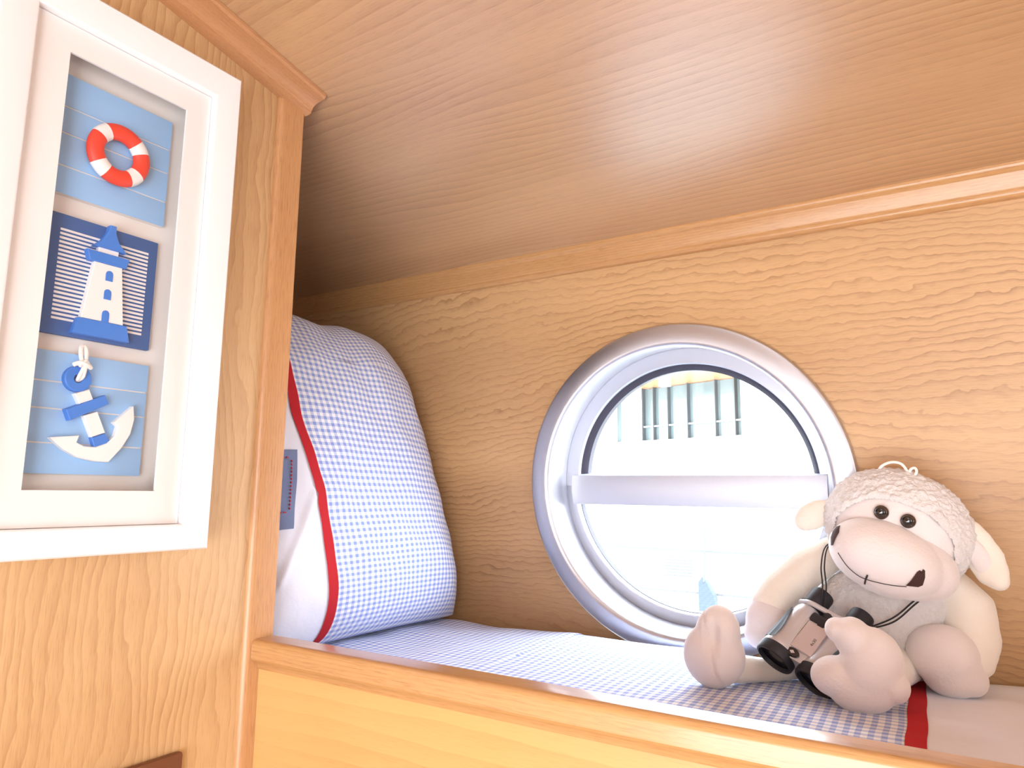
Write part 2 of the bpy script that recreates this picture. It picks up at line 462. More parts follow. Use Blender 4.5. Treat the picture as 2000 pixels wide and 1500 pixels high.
def cornice():
    prof = [(-.006, 0), (.0325, 0), (.0325, -.0035), (.0305, -.0045), (.0300, -.006)]
    for k in range(9):
        a = PI / 2 * k / 8
        prof.append((.0300 - .020 * math.sin(a), -.006 - .0075 * (1 - math.cos(a))))
    prof += [(.0085, -.0145), (.0085, -.0165), (.005, -.0180), (-.006, -.0180)]
    ys = [-.8 + (.5386 + .8) * i / 24 for i in range(25)]
    frames = [(lambda y: (lambda p: Vector((XP + p[0], y, zc(y) + p[1] - .0005))))(y) for y in ys]
    return tag(extrude_path('trim_2', prof, frames, 'trimy'), 'moulded oak cornice along the top of the partition', kind='structure')
cornice()

def wall_trim():
    prof = [(0, .006), (.016, .006), (.017, 0), (.0168, -.003), (.0150, -.0065), (.0125, -.0085), (.0118, -.0105), (.0115, -.027), (.0095, -.0300), (.0098, -.033), (.008, -.0365), (.004, -.0385), (0, -.0385)]
    s_top = .2755
    # profile origin: trim top in wall coordinates
    zt = .3765
    s0 = (zt - EN.z * (1 - .016)) / EZ.z
    frames = [(lambda x: (lambda p: W(x, s0 + p[1], 1.0 - p[0])))(x) for x in (X_END, X_R)]
    return tag(extrude_path('trim_3', prof, frames, 'trimx'), 'moulded oak trim between the hull side and ceiling', kind='structure')
wall_trim()

# ------------------------------------------------------------------ porthole
def lathe_w(name, prof, mat, parent, a0=0.0, a1=2 * PI, n=128, closed_prof=False):
    full = abs(a1 - a0 - 2 * PI) < 1e-6; m = n if full else n + 1
    V = []; F = []; k = len(prof)
    for i in range(m):
        a = a0 + (a1 - a0) * i / n
        for r, d in prof: V.append(W(PCX + r * math.cos(a), PCS + r * math.sin(a), d))
    for i in range(n):
        j = (i + 1) % m
        for q in range(k if closed_prof else k - 1):
            q2 = (q + 1) % k
            F.append((i * k + q, i * k + q2, j * k + q2, j * k + q))
    if not full and closed_prof: F += [tuple(range(k)), tuple(range((m - 1) * k, m * k))]
    return mk(name, V, F, mat, parent)

win = thing('window_1', W(PCX, PCS, 1.0), 'round aluminium porthole with a horizontal glazing bar', kind='structure')
lathe_w('flange', [(.222, 1.002), (.238, 1.000), (.2385, .994), (.2365, .9885), (.233, .9865), (.2125, .9855), (.2085, .9865), (.206, .9895), (.2055, .993)], 'alu', win)
lathe_w('lining', [(.2055, .993), (.2060, 1.02), (.2075, 1.054)], 'alu', win)
top0 = math.asin(.0 / .19); 
lathe_w('sash_frame', [(.2085, 1.0535), (.2070, 1.0520), (.1900, 1.0505), (.1850, 1.0500), (.1835, 1.0510), (.1832, 1.060), (.2085, 1.060)], 'alu_frame', win, 0, PI, 72, True)
lathe_w('sash_frame', [(.2085, 1.0535), (.2070, 1.0520), (.1950, 1.0505), (.1915, 1.0500), (.1898, 1.0510), (.1890, 1.066), (.2085, 1.066)], 'alu_frame', win, PI, 2 * PI, 72, True)
lathe_w('gasket', [(.1838, 1.0560), (.1800, 1.0575), (.1742, 1.0640), (.1738, 1.0770), (.1860, 1.0780), (.190, 1.062)], 'gasket', win, 0, PI, 72, True)
lathe_w('gasket', [(.1905, 1.0600), (.1885, 1.0605), (.1880, 1.0720), (.1920, 1.0720)], 'gasket', win, PI, 2 * PI, 72, True)
def half_disc(name, r, d, a0, a1, parent):
    n = 64; V = [W(PCX + r * math.cos(a0 + (a1 - a0) * i / n), PCS + r * math.sin(a0 + (a1 - a0) * i / n), d) for i in range(n + 1)]
    return mk(name, V, [tuple(range(n + 1))], 'glass', parent, smooth=False)
half_disc('pane', .187, 1.0745, 0, PI, win); half_disc('pane', .191, 1.0690, PI, 2 * PI, win)
# glazing bar: two facets meeting in a shallow ridge
bp = [(1.0545, .0185), (1.0445, .0170), (1.0400, -.0065), (1.0435, -.0290), (1.0560, -.0305), (1.0700, -.0300), (1.0700, .0180)]
bo = extrude_path('glazing_bar', [(p[0], p[1]) for p in bp], [(lambda x: (lambda p: W(PCX + x, PCS + p[1], p[0])))(x) for x in (-.1925, .1925)], 'alu_frame', win)
lathe_w('outer_ring', [(.2085, 1.060), (.2085, 1.090), (.235, 1.092)], 'alu_frame', win)

# ------------------------------------------------------------------ bunk: front, rail, mattress
bunk = thing('bunk_bed', (0.3, .53, -1.45), 'built-in oak bunk with a rounded rail and front panel', 'bunk')
def rail():
    y0, y1, zt, zb = .5085, .5386, -.1545, -.1765; r = .0065
    prof = [(y1, zb), (y1, zt - .0025), (y1 - .0025, zt)]
    for k in range(7):
        a = PI / 2 * k / 6
        prof.append((y0 + r - r * math.sin(a), zt - r + r * math.cos(a)))
    prof += [(y0, zb + .003), (y0 + .0025, zb), (y0 + .006, zb - .0015), (y0 + .0085, zb - .0045), (y0 + .0095, zb - .0085), (y1, zb - .0085)]
    extrude_path('rail', prof, [(lambda x: (lambda p: Vector((x, p[0], p[1]))))(x) for x in (XP + .0003, X_R - .01)], 'rail', bunk)
rail()
box('front_panel', XP + .0003, X_R - .01, .5195, .5345, -1.445, -.181, 'bunkpanel', bunk)
box('base_board', X_END + .002, X_R - .01, .5350, 1.012, -.345, -.330, 'trimx', bunk)

mat_t = box('mattress', X_END + .01, X_R - .03, .5405, 1.008, -.3295, -.2335, 'mattress', None, .018)
tag(mat_t, 'pale mattress lying under the gingham bed cover', 'mattress')

def zbed(x, y):
    z = -.2085 + .010 * (x + .35)
    z += .0022 * nz(x, y, 0, 7) + .0011 * nz(x + 3, y * 2.3, 1, 17)
    if x > -.04: z += .0026 * math.sin(y * 60 + 3 * nz(x, y, 5, 6)) * min(1, (x + .04) / .1)
    if x < -.5: z += .0035 * nz(x, y, 9, 13)
    e = (y - .965) / .05
    if e > 0: z -= .012 * min(e, 1) ** 2
    e = (.575 - y) / .03
    if e > 0: z -= .018 * min(e, 1) ** 2
    return z
cover = thing('bed_cover', (-.2, .78, -.215), 'blue and white gingham bed cover with a red strip and white end', 'bed cover')
def cover_piece(name, q0, q1, nq, mat, lift):
    ny = 90; V = []; F = []; UV = []
    for i in range(nq + 1):
        q = q0 + (q1 - q0) * i / nq
        for j in range(ny + 1):
            y = .5425 + (1.0155 - .5425) * j / ny
            x = q - .0515 * (y - .84) - .0555 + .004 * nz(0, y, 0, 12) * (1 if abs(q) < .05 else 0)
            V.append((x, y, zbed(x, y) + lift)); UV.append((q, y * 1.02))
    for i in range(nq):
        for j in range(ny):
            a = i * (ny + 1) + j; F.append((a, a + 1, a + ny + 2, a + ny + 1))
    return mk(name, V, F, mat, cover, True, UV)
cover_piece('gingham_cloth', -1.055, -.0068, 260, 'gingham', .0028)
tag(cover_piece('trim_strip', -.0085, .0078, 6, 'red_tape', .0036), 'red tape strip')
tag(cover_piece('white_cloth', .0070, .62, 140, 'white_cloth', .0028), 'white cotton end')

# ------------------------------------------------------------------ pillow leaning in the alcove
pil = thing('pillow', (-.80, .755, -.208), 'gingham pillow with white panel and red trim leaning in the alcove', 'pillow')
LEAN = math.radians(17.5); PY, HY, HL, TH = .775, .232, .243, .092
PBX, PBZ = -.745, -.205
def pil_pt(u, v, side=1, off=0.0):
    fu = max(0, 1 - abs(u) ** 4.2) ** .5; fv = max(0, 1 - abs(v) ** 4.2) ** .5
    h = TH * fu * fv
    h += (.006 * nz(u * 2.2, v * 2.6, side, 1) + .003 * nz(u * 6, v * 6, side + 4, 1)) * min(1, fu * 2) * min(1, fv * 2)
    if side > 0 and u < -.4:                   # an ironed fold across the white panel
        ax, ay, bx, by = -.47, -.28, -.76, -.70
        t = ((u - ax) * (bx - ax) + (v - ay) * (by - ay)) / ((bx - ax) ** 2 + (by - ay) ** 2)
        if -.05 < t < 1:
            dd = abs((u - ax) * (by - ay) - (v - ay) * (bx - ax)) / math.hypot(bx - ax, by - ay)
            h += .0032 * math.exp(-(dd / .018) ** 2)
    h = side * h
    h += off * side
    yy = PY + HY * u * (1 - .05 * v * v) + .006 * nz(v * 1.7, 2.0, u, 1)
    ll = HL * (1 + v * (1 + .02 * u * u))
    if v > .6: ll += .010 * nz(u * 3, 5.5, 1, 1)
    x = PBX - ll * math.sin(LEAN) + h * math.cos(LEAN)
    z = PBZ + ll * math.cos(LEAN) + h * math.sin(LEAN)
    z = max(z, -.2045)
    yy -= .10 * (z + .2)
    return Vector((x, yy, z))
def smap(t):                                  # denser near the edges
    return math.sin(t * PI / 2)
_arc = None
def arc_u(u):
    global _arc
    if _arc is None:
        _arc = [(-1.0, 0.0)]; s = 0; p = pil_pt(-1, 0)
        for i in range(1, 401):
            q = smap(-1 + 2 * i / 400); r = pil_pt(q, 0); s += (r - p).length; p = r; _arc.append((q, s))
    lo, hi = 0, 400
    while hi - lo > 1:
        m = (lo + hi) // 2
        if _arc[m][0] <= u: lo = m
        else: hi = m
    a, b = _arc[lo], _arc[hi]
    return a[1] + (b[1] - a[1]) * ((u - a[0]) / max(1e-9, b[0] - a[0]))
def pil_piece(name, u0, u1, v0, v1, nu, nv, mat, side=1, off=0.0, parent=None, skew=0.0):
    V = []; F = []; UV = []
    t0, t1 = math.asin(u0) / (PI / 2), math.asin(u1) / (PI / 2); w0, w1 = math.asin(v0) / (PI / 2), math.asin(v1) / (PI / 2)
    for i in range(nu + 1):
        u = smap(t0 + (t1 - t0) * i / nu)
        for j in range(nv + 1):
            w = w0 + (w1 - w0) * j / nv; v = smap(w)
            V.append(pil_pt(u + skew * (v + .24), v, side, off)); UV.append((arc_u(u), .27 * (v + .22 * v * abs(v) ** 3)))
    for i in range(nu):
        for j in range(nv):
            a = i * (nv + 1) + j; F.append((a, a + 1, a + nv + 2, a + nv + 1))
    return mk(name, V, F, mat, parent or pil, True, UV, sharp=80)
UT0, UT1 = -.455, -.388
pil_piece('gingham_side', UT1 - .02, 1, -1, 1, 90, 130, 'gingham')
pil_piece('gingham_back', -1, 1, -1, 1, 70, 70, 'gingham', -1)
tag(pil_piece('white_panel', -1, UT0 + .02, -1, 1, 70, 110, 'white_cloth'), 'white cotton panel')
tag(pil_piece('red_trim', UT0, UT1, -.996, .996, 4, 110, 'red_tape', 1, .0014), 'red tape trim')
patch = tag(pil_piece('sewn_patch', -.86, -.575, -.435, -.02, 10, 16, 'denim', 1, .0016, None, .33), 'blue grey patch with red stitching')
def stitches():
    parts = []
    ring = []
    u0, u1, v0, v1 = -.84, -.610, -.35, -.065
    for i in range(1, 15): ring.append(((u1, v0 + (v1 - v0) * i / 15), 'v'))
    for i in range(8): ring.append(((u0 + (u1 - u0) * i / 8, v1), 'u')); ring.append(((u0 + (u1 - u0) * i / 8, v0), 'u'))
    for (u, v), d in ring:
        u += .33 * (v + .24)
        du, dv = (.007, .0) if d == 'u' else (0, .0052)
        a, b = pil_pt(u - du, v - dv, 1, .0024), pil_pt(u + du, v + dv, 1, .0024)
        parts.append(tube_vf([a, (a + b) / 2, b], .0009, 6))
    V, F = join_vf(parts); mk('stitching', V, F, 'red_thread', patch)
stitches()

# ------------------------------------------------------------------ box picture on the partition
pic = thing('picture_frame', (XP, .32, -.057), 'white box frame holding lifebuoy, lighthouse and anchor plaques', 'picture frame')
FO = (.2105, .4290, -.0570, .4165); FI = (.2390, .4010, -.0335, .3855)
XF = -.6048; XB = XP - .0055
def frame_rails():
    (oy0, oy1, oz0, oz1), (iy0, iy1, iz0, iz1) = FO, FI
    corners_o = [(oy0, oz0), (oy1, oz0), (oy1, oz1), (oy0, oz1)]; corners_i = [(iy0, iz0), (iy1, iz0), (iy1, iz1), (iy0, iz1)]
    prof = [(0, XB), (0, XF - .004), (.02, XF - .0015), (.08, XF), (.94, XF), (1, XF - .0012), (1, XB)]
    for k in range(4):
        a, b = k, (k + 1) % 4
        fr = []
        for c in (a, b):
            o, i = Vector(corners_o[c]), Vector(corners_i[c])
            fr.append((lambda o, i: (lambda p: Vector((p[1], o.x + (i.x - o.x) * p[0], o.y + (i.y - o.y) * p[0]))))(o, i))
        extrude_path('frame_rail', prof, fr, 'white_paint', pic)
frame_rails()
def ring_board(name, o, i, x0, x1, mat, parent):
    V = []
    for x in (x0, x1):
        for y0, y1, z0, z1 in (o, i): V += [(x, y0, z0), (x, y1, z0), (x, y1, z1), (x, y0, z1)]
    F = []
    for k in range(4):
        j = (k + 1) % 4
        F += [(8 + k, 8 + j, 12 + j, 12 + k), (k, j, 4 + j, 4 + k), (4 + k, 4 + j, 12 + j, 12 + k), (k, j, 8 + j, 8 + k)]
    return mk(name, V, F, mat, parent, smooth=False)
MO = (.2685, .3760, -.0040, .3605)
ring_board('mat_board', (FI[0] + .0005, FI[1] - .0005, FI[2] + .0005, FI[3] - .0005), MO, -.6150, -.6128, 'mat_board', pic)
box('backing_board', XB + .0005, -.6345, FI[0] + .0006, FI[1] - .0006, FI[2] + .0006, FI[3] - .0006, 'backing', pic)
box('glass_pane', -.6122, -.6117, FI[0] + .0004, FI[1] - .0004, FI[2] + .0004, FI[3] - .0004, 'picglass', pic)
XPL = -.6288                                  # face of the plaques
def planked(zs, y0, y1):
    pq = thing('plaque', (XPL, (y0 + y1) / 2, zs[0]), 'pale blue plaque of four horizontal boards'); pq.parent = pic
    pq.matrix_parent_inverse = Matrix.Translation(pic.location).inverted()
    box('back_panel', -.6340, XPL - .0007, y0 + .001, y1 - .001, zs[0] + .0005, zs[-1] - .0005, 'backing', pq)
    for a, b in zip(zs[:-1], zs[1:]):
        box('plank', XPL - .0009, XPL, y0, y1, a + .0006, b - .0006, 'sky_blue', pq, .0002)
    return pq
planked([.2430, .2680, .2968, .3205, .3500], .2735, .3720)
planked([.0085, .0340, .0620, .0843, .1100], .2745, .3700)
# lifebuoy
lb = thing('lifebuoy', (XPL, .3213, .2928), 'red and white lifebuoy'); lb.parent = pic; lb.matrix_parent_inverse = Matrix.Translation(pic.location).inverted()
def buoy_seg(a0, a1, mat, name, lift=0.0):
    n = max(3, int((a1 - a0) / 6)); m = 14; V = []; F = []
    for i in range(n + 1):
        a = math.radians(a0 + (a1 - a0) * i / n)
        for j in range(m):
            b = 2 * PI * j / m; r = .0208 + (.0074 + lift) * math.cos(b)
            V.append((XPL + .0062 + (.0056 + lift) * math.sin(b), .3213 + r * math.cos(a), .2928 + r * math.sin(a)))
    for i in range(n):
        for j in range(m): F.append((i * m + j, i * m + (j + 1) % m, (i + 1) * m + (j + 1) % m, (i + 1) * m + j))
    F += [tuple(range(m)), tuple(range(n * m, (n + 1) * m))]
    mk(name, V, F, mat, lb)
bands = [35, 136, 228, 312]
for k, c in enumerate(bands):
    buoy_seg(c - 13.5, c + 13.5, 'white', 'white_band', .0002)
    nx = bands[(k + 1) % 4] + (360 if k == 3 else 0)
    buoy_seg(c + 13.5, nx - 13.5, 'red', 'red_section')
# lighthouse plaque
lh = thing('lighthouse_plaque', (XPL, .322, .1235), 'deep blue striped plaque with a white and blue lighthouse'); lh.parent = pic; lh.matrix_parent_inverse = Matrix.Translation(pic.location).inverted()
box('plaque_board', -.6340, XPL - .0004, .2738, .3690, .1235, .2268, 'navy', lh, .0012)
parts = []
for k in range(22):
    z = .1362 + (.2140 - .1362) * k / 21.5
    parts.append(box_vf(XPL - .0006, XPL + .0001, .2831, .3600, z, z + .0019))
V, F = join_vf(parts); tag(mk('stripes', V, F, 'white', lh, smooth=False), 'thin white printed stripes')
def lp(name, poly, mat, x1, x0=XPL + .0002, bev=.0006): return prism(name, poly, 'X', x0, x1, mat, lh, bev)
XL = XPL + .0058
lp('tower', [(.3104, .1917), (.3343, .1917), (.3397, .1405), (.3038, .1405)], 'white', XL)
lp('lamp_room', [(.3130, .2056), (.3306, .2056), (.3303, .1990), (.3128, .1990)], 'white', XL - .001)
lp('roof', [(.3205, .2272), (.3256, .2272), (.3258, .2210), (.3295, .2125), (.3365, .2052), (.3080, .2052), (.3150, .2125), (.3192, .2210)], 'royal', XL + .001)
lp('gallery', [(.3029, .2008), (.3401, .2008), (.3375, .1917), (.3060, .1917)], 'royal', XL + .0008)
lp('base', [(.3015, .1404), (.3427, .1404), (.3463, .1262), (.2972, .1262)], 'royal', XL + .0008)
def arch(cy, z0, z1, hw): 
    p = [(cy - hw, z0), (cy + hw, z0)]; zr = z1 - hw
    p += [(cy + hw * math.cos(PI * k / 8), zr + hw * math.sin(PI * k / 8)) for k in range(9)]
    return p
for z0, z1, nm in ((.1770, .1862, 'window_shape'), (.1604, .1696, 'window_shape'), (.1400, .1507, 'door_shape')):
    lp(nm, arch(.3235, z0, z1, .0031), 'royal', XL + .0006, XL - .0008, .0002)
# anchor
an = thing('anchor', (XPL, .322, .02), 'blue and white anchor with a knotted white cord'); an.parent = pic; an.matrix_parent_inverse = Matrix.Translation(pic.location).inverted()
def ap(name, poly, mat, x1, x0=XPL + .0002): return prism(name, poly, 'X', x0, x1, mat, an, .0007)
ap('shank', [(.3051, .0758), (.3166, .0807), (.3208, .0721), (.3099, .0674)], 'white', XL)
ap('shank', [(.3141, .0582), (.3251, .0627), (.3333, .0452), (.3225, .0405)], 'white', XL)
ap('crown', [(.3225, .0402), (.3334, .0446), (.3394, .0372), (.3259, .0318)], 'royal', XL - .0004)
ap('stock', [(.2990, .0620), (.3296, .0772), (.3338, .0699), (.3031, .0530)], 'royal', XL + .0012)
fl = [(.2894, .0383), (.3120, .0413), (.3104, .0353), (.3166, .0326), (.3260, .0324), (.3353, .0362), (.3417, .0430), (.3435, .0514), (.3396, .0545), (.3556, .0705), (.3576, .0587), (.3552, .0454), (.3484, .0325), (.3382, .0202), (.3258, .0204), (.3122, .0232), (.3014, .0287), (.2946, .0336)]
ap('flukes', fl, 'white', XL + .0006)
def ring_poly(name, cy, cz, ro, ri, x0, x1, mat, parent):
    n = 40; V = []; F = []
    prof = [(ri, x0), (ri, x1 - .0006), (ri + .0006, x1), (ro - .0008, x1), (ro, x1 - .0008), (ro, x0)]
    for i in range(n):
        a = 2 * PI * i / n
        for r, x in prof: V.append((x, cy + r * math.cos(a), cz + r * math.sin(a)))
    k = len(prof)
    for i in range(n):
        j = (i + 1) % n
        for q in range(k): F.append((i * k + q, i * k + (q + 1) % k, j * k + (q + 1) % k, j * k + q))
    return mk(name, V, F, mat, parent)
ring_poly('ring', .3070, .0884, .0109, .0034, XPL + .0002, XL, 'royal', an)
rp = [tube_vf(catmull([(XPL + .003, .3072, .0872), (XL + .002, .3062, .0900), (XL + .003, .3085, .0985), (XL + .002, .3062, .1060), (XL + .0005, .3060, .1140), (XL - .001, .3082, .1168), (XL + .0005, .3100, .1140), (XL + .002, .3103, .1060), (XL + .003, .3098, .0985), (XL + .0022, .3090, .0905), (XPL + .003, .3078, .0872)], 6), .0017, 8),
      tube_vf(catmull([(XL + .001, .3010, .0992), (XL + .0045, .3050, .1015), (XL + .0055, .3095, .1000), (XL + .003, .3140, .0985), (XL + .001, .3125, .1015), (XL + .0048, .3085, .1028), (XL + .004, .3040, .0985)], 6), .0019, 8)]
V, F = join_vf(rp); tag(mk('cord', V, F, 'rope', an), 'knotted white cord')

# brown switch plate at the foot of the partition
sw = thing('wall_switch', (XP - .004, .4, -.326), 'brown metal switch plate on the partition below the picture', 'switch')
box('plate', XP - .0062, XP + .0015, .3520, .4392, -.3310, -.2435, 'switch', sw, .003)
box('rocker', XP + .0012, XP + .0045, .386, .405, -.300, -.268, 'rubber', sw, .001)

# ------------------------------------------------------------------ plush sheep
sh = thing('plush_sheep', (-.095, .90, -.208), 'beige plush toy sheep with binoculars sitting beside the porthole', 'soft toy')
def woolly(co, n):
    a = nz(co.x, co.y, co.z, 230) * .0019 + nz(co.x + 9, co.y, co.z, 95) * .0014
    return co + n * a
def soft(co, n): return co + n * (nz(co.x, co.y, co.z, 32) * .0012)
BED = -.2045
def rest(co, n):
    co = soft(co, n)
    return co
body = blob('body', [('e', (-.098, .947, -.148), (.078, .058, .062), RY(6)), ('e', (-.085, .945, -.118), (.066, .052, .045)), ('e', (-.1, .945, -.172), (.075, .055, .034))], 'wool', sh, .0019, 5, woolly)
HC = Vector((-.070, .925, -.035)); HS = (.0745, .060, .0625); HR = RY(20)
head = blob('head', [('e', HC, (HS[0] * .975, HS[1] * .975, HS[2] * .975), HR)], 'plush', sh, .0028, 3, soft)
# wool cap: the head's shell away from the face
def wool_cap():
    bm = bmesh.new(); bmesh.ops.create_icosphere(bm, subdivisions=7, radius=1)
    fdir = Vector((.05, -1, -.42)).normalized()
    kill = []
    for v in bm.verts:
        d = v.co.normalized().dot(fdir)
        lim = .62 + .03 * nz(v.co.x, v.co.y, v.co.z, 3)
        if d > lim: kill.append(v); continue
        q = HR @ Vector((v.co.x * HS[0], v.co.y * HS[1], v.co.z * HS[2])) + HC
        nn = (HR @ Vector((v.co.x / HS[0], v.co.y / HS[1], v.co.z / HS[2]))).normalized()
        edge = min(1, (lim - d) / .05)
        q += nn * (.0022 * edge - .0012 * (1 - edge) + nz(q.x, q.y, q.z, 230) * .0022 + nz(q.x + 5, q.y, q.z, 110) * .0014)
        v.co = q
    bmesh.ops.delete(bm, geom=kill, context='VERTS')
    me = bpy.data.meshes.new('wool_cap'); bm.to_mesh(me); bm.free(); me.materials.append(M['wool'])
    for p in me.polygons: p.use_smooth = True
    return link('wool_cap', me, head)
wool_cap()
MC = Vector((-.0795, .872, -.0650)); MS = (.0575, .046, .0385); MR = RY(23)
muz = blob('muzzle', [('e', MC, MS, MR), ('e', MC + Vector((.012, .018, -.004)), (.058, .04, .038), MR)], 'plush', sh, .0024, 5, soft)
def ell_y(x, z, C, S, R, off=0.0):
    """front surface of an ellipsoid (facing -y) at x, z"""
    Ri = R.inverted(); o = Ri @ Vector((x - C.x, -C.y, z - C.z)); d = Ri @ Vector((0, 1, 0))
    o = Vector((o.x / S[0], o.y / S[1], o.z / S[2])); d = Vector((d.x / S[0], d.y / S[1], d.z / S[2]))
    a = d.dot(d); b = 2 * o.dot(d); c = o.dot(o) - 1; D = b * b - 4 * a * c
    if D < 0: D = 0
    return (-b - math.sqrt(D)) / (2 * a) + off
def on_muzzle(x, z, off=-.0008): return Vector((x, ell_y(x, z, MC, MS, MR, off), z))
mouth = [(-.1205, -.0600), (-.112, -.0730), (-.1025, -.0815), (-.0945, -.0850), (-.082, -.0875), (-.070, -.0890), (-.058, -.0895)]
P = [on_muzzle(x, z) for x, z in [(p.x, p.y) for p in catmull([(a, b, 0) for a, b in mouth], 8)]]
V, F = tube_vf(P, .00042, 6); mk('mouth_seam', V, F, 'thread', muz)
P = [on_muzzle(x, z) for x, z in ((-.0925, -.0805), (-.0948, -.0850), (-.0968, -.0905))]
V, F = tube_vf(P, .0009, 6); mk('mouth_stitch', V, F, 'thread', muz)
def nostril(pts):
    n = len(pts); cx = sum(p[0] for p in pts) / n; cz = sum(p[1] for p in pts) / n
    V = [on_muzzle(cx, cz, -.0028)] + [on_muzzle(cx + (x - cx) * .6, cz + (z - cz) * .6, -.0026) for x, z in pts] + [on_muzzle(x, z, -.0012) for x, z in pts] + [on_muzzle(x, z, .003) for x, z in pts]
    F = [(0, 1 + i, 1 + (i + 1) % n) for i in range(n)]
    for r in (0, 1): F += [(1 + r * n + i, 1 + r * n + (i + 1) % n, 1 + (r + 1) * n + (i + 1) % n, 1 + (r + 1) * n + i) for i in range(n)]
    mk('nostril', V, F, 'nose', muz)
nostril([(-.1195, -.0320), (-.1192, -.0390), (-.1225, -.0450), (-.1262, -.0530), (-.1285, -.0535), (-.1288, -.0450), (-.1270, -.0385), (-.1235, -.0335)])
nostril([(-.0585, -.0885), (-.0540, -.0835), (-.0480, -.0745), (-.0455, -.0725), (-.0440, -.0740), (-.0425, -.0715), (-.0410, -.0730), (-.0415, -.0800), (-.0440, -.0875), (-.0480, -.0895)])
def eye(x, z):
    y = ell_y(x, z, HC, HS, HR)
    o = blob('eye', [('e', (x, y - .0008, z), (.0078, .0056, .0078))], 'eye_amber', sh, .0009, 3)
    bm = bmesh.new(); ellipsoid_bm(bm, (x - .0003, y - .0034, z + .0002), (.0058, .0042, .0058), None, 4)
    me = bpy.data.meshes.new('pupil'); bm.to_mesh(me); bm.free(); me.materials.append(M['eye_black'])
    for p in me.polygons: p.use_smooth = True
    link('pupil', me, o)
eye(-.0794, -.0172); eye(-.0547, -.0256)

def ear(pts, label, thick=.0075, inner=None):
    """pts: (x, y, z, half width) along the ear from its root to its tip"""
    items = []
    for i in range(len(pts) - 1):
        a, b = pts[i], pts[i + 1]
        ang = math.degrees(math.atan2(-(b[2] - a[2]), b[0] - a[0]))
        for j in range(5):
            t = j / 4; q = [a[m] + (b[m] - a[m]) * t for m in range(4)]
            items.append(('e', q[:3], (q[3] * .9, thick, q[3]), RY(ang)))
    return tag(blob('ear', items, 'cream', sh, .002, 6, soft), label)
ear([(-.139, .925, -.017, .013), (-.150, .920, -.021, .0165), (-.160, .915, -.0265, .0160), (-.166, .912, -.031, .0125)], 'small cream ear on the porthole side')
e2 = ear([(.000, .928, -.034, .010), (.005, .924, -.048, .0160), (.0105, .920, -.063, .0185), (.0160, .917, -.078, .0155), (.0215, .914, -.087, .0095)], 'long drooping cream ear')
blob('ear_lining', [('e', (.0075, .9150, -.066), (.0105, .0050, .026), RY(-24))], 'plush', e2, .0016, 4)
tube('hanging_loop', [(-.086, .915, .022), (-.081, .912, .0325), (-.071, .911, .0375), (-.061, .911, .0360), (-.0555, .910, .0285), (-.0535, .909, .0205), (-.0500, .909, .0210), (-.0460, .909, .0265), (-.0475, .910, .0310), (-.0520, .911, .0290), (-.0535, .912, .0215)], .0015, 'rope', sh)

armL = blob('arm', [('c', [(-.142, .940, -.068, .020), (-.170, .928, -.088, .024), (-.196, .915, -.114, .025), (-.206, .905, -.130, .024)])], 'cream', sh, .0026, 8, soft)
blob('hand', [('e', (-.2080, .899, -.1480), (.0265, .026, .031), RY(-12)), ('e', (-.214, .897, -.160), (.022, .024, .02))], 'plush', armL, .0026, 8, soft)
armR = blob('arm', [('c', [(-.026, .945, -.098, .024), (-.010, .943, -.120, .029), (-.008, .938, -.148, .0300), (-.012, .925, -.165, .028)])], 'cream', sh, .0026, 8, soft)
blob('hand', [('e', (-.0335, .898, -.1630), (.0345, .030, .031), RY(8)), ('e', (-.026, .905, -.180), (.030, .030, .026)), ('e', (-.010, .908, -.186), (.016, .022, .0175))], 'plush', armR, .0026, 8, soft)
legL = blob('leg', [('c', [(-.140, .912, -.182, .021), (-.175, .877, -.1895, .014), (-.205, .846, -.1915, .0125), (-.228, .818, -.188, .0155)])], 'cream', sh, .0026, 6, soft)
def footL_post(co, n):
    co = soft(co, n)
    # gathered pinch at the top of the sole
    dx, dz = co.x + .2375, co.z + .150
    g = math.exp(-(dx * dx) / .00003 - (dz * dz) / .0003)
    if n.y < 0: co.y += .008 * g + .0026 * math.exp(-(dx + (dz + .03) * .25) ** 2 / .000004)
    return co
blob('foot', [('e', (-.2430, .800, -.1720), (.0330, .027, .0345), RY(4)), ('e', (-.2385, .801, -.150), (.0240, .023, .0310), RY(4))], 'plush', legL, .0022, 6, footL_post)
legR = blob('leg', [('c', [(-.075, .915, -.180, .024), (-.080, .870, -.182, .020), (-.088, .825, -.176, .018)])], 'cream', sh, .0026, 6, soft)
blob('foot', [('e', (-.0910, .797, -.1640), (.0275, .026, .0390), RY(10)), ('e', (-.1050, .795, -.1365), (.0175, .021, .0195)), ('e', (-.1185, .794, -.1310), (.0115, .016, .0120), RY(-35)),
              ('e', (-.1225, .794, -.1760), (.0225, .021, .0195)), ('e', (-.1000, .797, -.1830), (.0320, .024, .0260)), ('e', (-.0725, .800, -.1785), (.0150, .019, .0165), RY(-30)), ('e', (-.0820, .799, -.155), (.020, .022, .026))], 'plush', legR, .0021, 5, soft)

